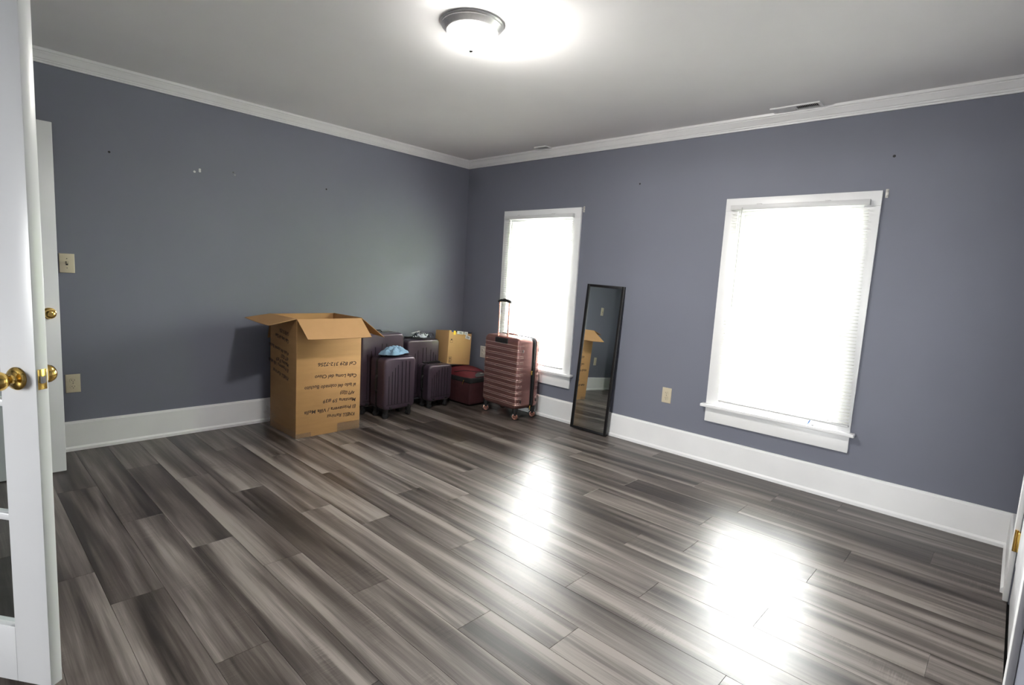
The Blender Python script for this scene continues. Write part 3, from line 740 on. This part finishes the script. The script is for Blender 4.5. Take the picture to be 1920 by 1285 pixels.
def purple_case(label, W_, D_, H_, z0, loc, rz, grooves, wr=.028):
    t = thing('purple_suitcase', label, 'suitcase', loc, (0, 0, rz), 'aubergine hard shell suitcases')
    hw, hd = W_/2, D_/2
    shell('front_shell', hw, z0, H_, 0.045, -.006, -hd, .022, 'purple', t); shell('back_shell', hw, z0, H_, .045, .030, hd, .022, 'purple', t)
    band('zipper_band', hw, z0, H_, .045, -.0065, .0305, .004, 'blackfab', t)
    for (u, za, zb) in grooves:
        bm = nb(); x = u*hw; A = z0+za*(H_-z0); B = z0+zb*(H_-z0)
        tube(bm, [(x, -hd+.0005, A), (x, -hd-.0005, A+.02), (x, -hd-.0005, B-.02), (x, -hd+.0005, B)], .0042, 8, flat=.7); obj('groove', bm, 'purpled', t, True)
    rbox('lower_trim', -hw+.03, hw-.03, -hd-.0015, -hd+.004, z0+.045, z0+.050, 'purpled', t, .0008)
    for sx in (-1, 1):
        for sy in (-1, 1): caster(sx*(hw-.045), sy*(hd-.040), z0, wr, t, 'black', 'black', .4*sx)
    strap_handle('top_handle', (-.075, .02, H_-.001), (.075, .02, H_-.001), .020, (0, 0, 1), .009, 'black', t)
    strap_handle('side_handle', (-hw+.001, .0, z0+.5*(H_-z0)-.075), (-hw+.001, .0, z0+.5*(H_-z0)+.075), .018, (-1, 0, 0), .009, 'black', t)
    bm = nb(); box(bm, -.10, .10, hd-.055, hd-.012, H_-.004, H_+.012); bevel(bm, .005, 2); obj('trolley_housing', bm, 'black', t, True)
    rbox('zip_lock', hw-.003, hw+.006, -.010, .016, z0+.56*(H_-z0), z0+.63*(H_-z0), 'greyp', t, .002)
    for sx in (-1, 1):
        for zz in (z0+.012, ): rbox('foot_stud', sx*(hw-.07)-.012, sx*(hw-.07)+.012, -hd-.006, -hd+.004, zz, zz+.018, 'black', t, .003)
    return t
G_full = [(-.72, .10, .66), (-.52, .10, .74), (-.34, .10, .81), (-.16, .10, .86), (.10, .10, .92), (.34, .10, .93), (.58, .10, .91)]
G_sym = [(-.70, .10, .72), (-.52, .10, .77), (-.36, .10, .82), (-.05, .10, .86), (.16, .10, .86), (.44, .10, .82), (.60, .10, .77), (.76, .10, .72)]
# front of each local case is -Y; the room side is +x, so rotate by +90 degrees
purple_case('large aubergine hard shell suitcase directly behind the tall cardboard box', .46, .25, .735, .075, (.155, -1.195, 0), PI/2, G_sym, .03)
purple_case('small aubergine suitcase with the blue cloth lying on top', .345, .22, .550, .082, (.415, -1.172, 0), PI/2+.05, G_full)
purple_case('medium aubergine suitcase with the printed plastic pouch lying on top', .395, .215, .655, .075, (.135, -.700, 0), PI/2, G_sym)
purple_case('smallest aubergine suitcase standing before the pouch topped one', .295, .185, .428, .072, (.350, -.640, 0), PI/2+.02, G_full, .024)

# cloth and pouch lying on the cases
def lump(nm, sx, sy, sz, mats, parent, seed, n=26, folds=5.0):
    """crumpled cloth heap: a dome with sharp wandering folds and an uneven hem"""
    rnd = random.Random(seed); ph = [rnd.uniform(0, 6.28) for _ in range(9)]
    bm = nb(); G = {}
    R_ = n; A_ = 44
    for i in range(R_+1):
        for j in range(A_):
            rr = i/R_; q = 2*PI*j/A_
            ed = 1 + .14*math.sin(2*q+ph[0]) + .10*math.sin(5*q+ph[1]) + .05*math.sin(9*q+ph[2])
            x, y = rr*ed*math.cos(q), rr*ed*math.sin(q)
            f = abs(math.sin(folds*x+1.9*math.sin(2.1*y+ph[3])+ph[4]))**.7*.5 + abs(math.sin(folds*.8*y+1.6*math.sin(2.7*x+ph[5])+ph[6]))**.8*.35 + .15*math.sin(11*x+7*y+ph[7])
            h = (1-rr**3.6)*(.22+.95*f)
            G[i, j] = bm.verts.new((x*sx, y*sy, h*sz+.0008))
            if i == 0: break
    for j in range(A_): bm.faces.new((G[0, 0], G[1, j], G[1, (j+1) % A_]))
    for i in range(1, R_):
        for j in range(A_): bm.faces.new((G[i, j], G[i+1, j], G[i+1, (j+1) % A_], G[i, (j+1) % A_]))
    bm.faces.new([G[R_, j] for j in range(A_)])
    return obj(nm, bm, mats, parent, True, 60)
o = lump('folded_cloth', .100, .165, .058, 'cloth', None, 11, 30, 7.0)
o.location = (.405, -1.165, .5720); o.rotation_euler = (0, 0, .15)
tag(o, 'crumpled pale blue cloth lying on the small aubergine suitcase', 'cloth')
t = thing('plastic_pouch', 'crumpled white and black printed plastic pouch on the medium aubergine suitcase', 'pouch', (.175, -.695, .6765), (0, 0, .2))
lump('pouch_body', .075, .100, .040, 'film', t, 21, 20, 6.0)
rbox('pouch_tag', -.07, -.045, -.06, .05, .040, .0415, 'white', t, 0, mtx=Matrix.Rotation(.15, 4, 'X'))
strap_handle('pouch_strap', (.03, .07, .004), (.05, .13, .004), .03, (0, 0, 1), .005, 'black', t)

# rose gold suitcase, its trolley side facing the room
W_, D_, H_, z0 = .490, .285, .765, .098
R = thing('rose_gold_suitcase', 'large rose gold ribbed hard shell suitcase with its trolley handle pulled up', 'suitcase', (.990, -.226, 0), (0, 0, math.radians(-4)))
hw, hd = W_/2, D_/2
yb0, yb1 = .030, .084
shell('trolley_side_shell', hw, z0, H_, .05, yb0, -hd, .030, 'rose', R); shell('far_shell', hw, z0, H_, .05, yb1, hd, .030, 'rose', R)
band('zipper_band', hw, z0, H_, .05, yb0-.0005, yb1+.0005, .005, 'black', R)
bm = nb(); o_ = rrect(hw+.001, z0-.001, H_+.001, .05)
tube(bm, [(x, (yb0+yb1)/2, z) for x, z in o_], .005, 8, closed=True); obj('zipper', bm, 'blackfab', R, True)
def ridge(z, ys, ye, face, wd):
    """raised line across the face and round both corners"""
    e = .030; pts = []
    s = -1 if face < 0 else 1
    pts.append((-hw, ye, z))
    for i in range(6):
        q = PI/2*i/5; pts.append((-hw+e*(1-math.cos(q)), face-s*e+s*e*math.sin(q), z))
    for i in range(6):
        q = PI/2*(1-i/5); pts.append((hw-e*(1-math.cos(q)), face-s*e+s*e*math.sin(q), z))
    pts.append((hw, ye, z))
    bm = nb(); tube(bm, pts, wd, 6); obj('ridge', bm, 'rosel', R, True, 60)
nrid = 11
for i in range(nrid):
    z = z0+.055 + i*(H_-z0-.115)/(nrid-1)
    for dz in (-.0075, .0075):
        if i < nrid-1 or dz < 0:
            ridge(z+dz, 0, -hd+.062, -hd, .0034); ridge(z+dz, 0, hd-.045, hd, .0034)
for z in (z0+.075, H_-.115):
    for y in (-hd+.055, hd-.030): rbox('side_stud', hw-.002, hw+.004, y-.006, y+.006, z-.014, z+.014, 'black', R, .003)
bm = nb(); box(bm, -.095, .095, -hd-.004, -hd+.030, H_-.075, H_-.012); bevel(bm, .016, 5); obj('trolley_cup', bm, 'black', R, True)
for s in (-1, 1):
    bm = nb(); tube(bm, [(s*.066, -hd+.016, H_-.05), (s*.066, -hd+.016, H_+.315)], .0085, 10, flat=.7); obj('trolley_post', bm, 'rosem', R, True)
bm = nb(); tube(bm, [(-.080, -hd+.016, H_+.312), (-.078, -hd+.016, H_+.322), (-.04, -hd+.016, H_+.332), (.04, -hd+.016, H_+.332), (.078, -hd+.016, H_+.322), (.080, -hd+.016, H_+.312)], .0135, 10)
g = obj('trolley_grip', bm, 'black', R, True)
rbox('grip_button', -.018, .018, -hd+.008, -hd+.024, H_+.338, H_+.350, 'black', g, .003)
strap_handle('top_handle', (-.085, .0, H_-.001), (.085, .0, H_-.001), .016, (0, 0, 1), .010, 'rosem', R)
strap_handle('side_handle', (-hw+.001, 0, .36), (-hw+.001, 0, .50), .016, (-1, 0, 0), .010, 'black', R)
for z_, m_ in ((.44, 'brass'), (z0+.012, 'brass')): rbox('zip_pull', hw+.002, hw+.010, yb0-.004, yb0+.008, z_-.020, z_+.020, m_, R, .003)
for sx in (-1, 1):
    for sy in (-1, 1): caster(sx*(hw-.035), sy*(hd-.030), z0, .034, R, 'rosem', 'black', .82)

# maroon soft case lying flat, small carton leaning on it
Rd = thing('maroon_suitcase', 'maroon soft sided suitcase lying flat under the leaning carton', 'suitcase', (.345, -.215, 0), (0, 0, .02))
hx_, hy_ = .245, .170
def softbox(nm, z0_, z1_, dx, r, mats, bulge=.0):
    bm = nb(); box(bm, -hx_+dx, hx_-dx, -hy_+dx, hy_-dx, z0_, z1_); bevel(bm, r, 4); return obj(nm, bm, mats, Rd, True, 60)
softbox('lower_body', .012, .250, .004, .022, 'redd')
softbox('zipper_gusset', .235, .290, 0, .012, 'blackfab')
# padded lid: a low crowned grid
bm = nb(); n = 16; G = {}
for i in range(n+1):
    for j in range(n+1):
        u, v = i/n*2-1, j/n*2-1
        h = (1-abs(u)**3.0)*(1-abs(v)**3.5)
        fall = 1-.55*max(0, (u+.15))**1.6
        G[i, j] = bm.verts.new((u*(hx_-.004), v*(hy_-.004), .286 + .078*h**.55*fall))
for i in range(n):
    for j in range(n): bm.faces.new((G[i,j], G[i+1,j], G[i+1,j+1], G[i,j+1]))
lidz = lambda u, v: .286 + .078*max(0, (1-abs(u)**3.0)*(1-abs(v)**3.5))**.55*(1-.55*max(0, (u+.15))**1.6)
obj('padded_lid', bm, 'red', Rd, True, 80)
pts = []
for i in range(15):
    q = i/14; u = -.05+.75*math.sin(q*PI/2); v = -.93+1.75*(1-math.cos(q*PI/2))
    pts.append((u*hx_, min(v, .9)*hy_, lidz(u, min(v, .9))+.002))
bm = nb(); tube(bm, pts, .004, 6); obj('piping', bm, 'blackfab', Rd, True)
# grey corner guard on the room side lid edge
bm = nb(); n = 8; G = {}
for i in range(n+1):
    for j in range(n+1):
        q = i/n*2-1; v = -.50+1.15*j/n; u = .70+.27*i/n
        u = .97 - (.97-.70)*(1-i/n)*max(.05, math.sin(PI*min(1, j/n*.92+.06)))**.8
        G[i, j] = bm.verts.new((u*hx_, v*hy_, lidz(u, v)+.004))
for i in range(n):
    for j in range(n): bm.faces.new((G[i,j], G[i+1,j], G[i+1,j+1], G[i,j+1]))
bmesh.ops.solidify(bm, geom=list(bm.faces), thickness=.004)
g = obj('corner_guard', bm, 'greyp', Rd, True, 60)
rbox('name_badge', .80*hx_, .87*hx_, .02*hy_, .22*hy_, lidz(.83, .1)+.010, lidz(.83, .1)+.0125, 'white', g, .0005)
bm = nb(); tube(bm, [(hx_*.62, -hy_-.003, .262), (hx_*.58, -hy_-.006, .240), (hx_*.56, -hy_-.005, .215)], .004, 8); obj('zip_pull', bm, 'brass', Rd, True)
for sy in (-1, 1):
    bm = nb(); lathe(bm, [(0, -.012), (.028, -.012), (.028, .012), (0, .012)], 16, Matrix.Translation((-hx_+.05, sy*(hy_-.06), .028)) @ Matrix.Rotation(PI/2, 4, 'Y')); obj('wheel', bm, 'black', Rd, True)

cw, cd, ch = .315, .215, .344
K = thing('carton', 'small brown parcel carton with printed tape leaning in the room corner', 'box', (.305, -.452, .402))
K.rotation_mode = 'QUATERNION'
K.rotation_quaternion = (Matrix.Rotation(.014, 4, 'Z') @ Matrix.Rotation(-.084, 4, 'Y') @ Matrix.Rotation(-.118, 4, 'X')).to_quaternion()
# local: room face at x=0 (x from -cd to 0), y 0..cw, z 0..ch
rbox('carton_body', -cd, 0, 0, cw, 0, ch, 'card2', K, .003)
rbox('tape_strip', -cd*.55, .0008, .03, cw-.004, ch, ch+.001, 'blackp', K, 0); rbox('tape_strip', .0, .0009, .03, cw-.004, ch-.014, ch+.001, 'blackp', K, 0)
rbox('tape_print', .0009, .0013, .03, .055, ch-.012, ch+.0005, 'blue', K, 0)
rbox('tape_print', .0009, .0014, .058, .088, ch-.040, ch+.0005, 'yellow', K, 0)
for ya, yb in ((.105, .195), (.205, .255)): rbox('tape_print', .0009, .0014, ya, yb, ch-.030, ch+.0015, 'white', K, 0)
for ya, yb in ((.14, .146), (.152, .158), (.165, .17), (.23, .236)): rbox('print_mark', .0014, .0016, ya, yb, ch-.022, ch-.006, 'blackp', K, 0)
lb = rbox('shipping_label', 0, .0008, -.035, .035, -.018, .018, 'white', K, 0, mtx=Matrix.Translation((0, .262, ch-.055)) @ Matrix.Rotation(-.18, 4, 'X'))
for dz in (-.008, 0, .007): rbox('print_mark', .0008, .0011, -.022, .022, dz-.0018, dz+.0018, 'ink', lb, 0, mtx=Matrix.Translation((0, .262, ch-.055)) @ Matrix.Rotation(-.18, 4, 'X'))
def outline(y0, y1, z0_, z1_, w_=.002):
    for q in ((y0, y1, z0_, z0_+w_), (y0, y1, z1_-w_, z1_), (y0, y0+w_, z0_, z1_), (y1-w_, y1, z0_, z1_)): rbox('print_mark', 0, .0004, q[0], q[1], q[2], q[3], 'ink', K, 0)
outline(.022, .055, ch-.125, ch-.098); rbox('print_mark', 0, .0004, .030, .047, ch-.098, ch-.085, 'ink', K, 0)
outline(.018, .058, .012, .075); outline(.018, .058, .042, .075)
for z_ in (.020, .030, .050, .060): rbox('print_mark', 0, .0004, .024, .048, z_, z_+.005, 'ink', K, 0)
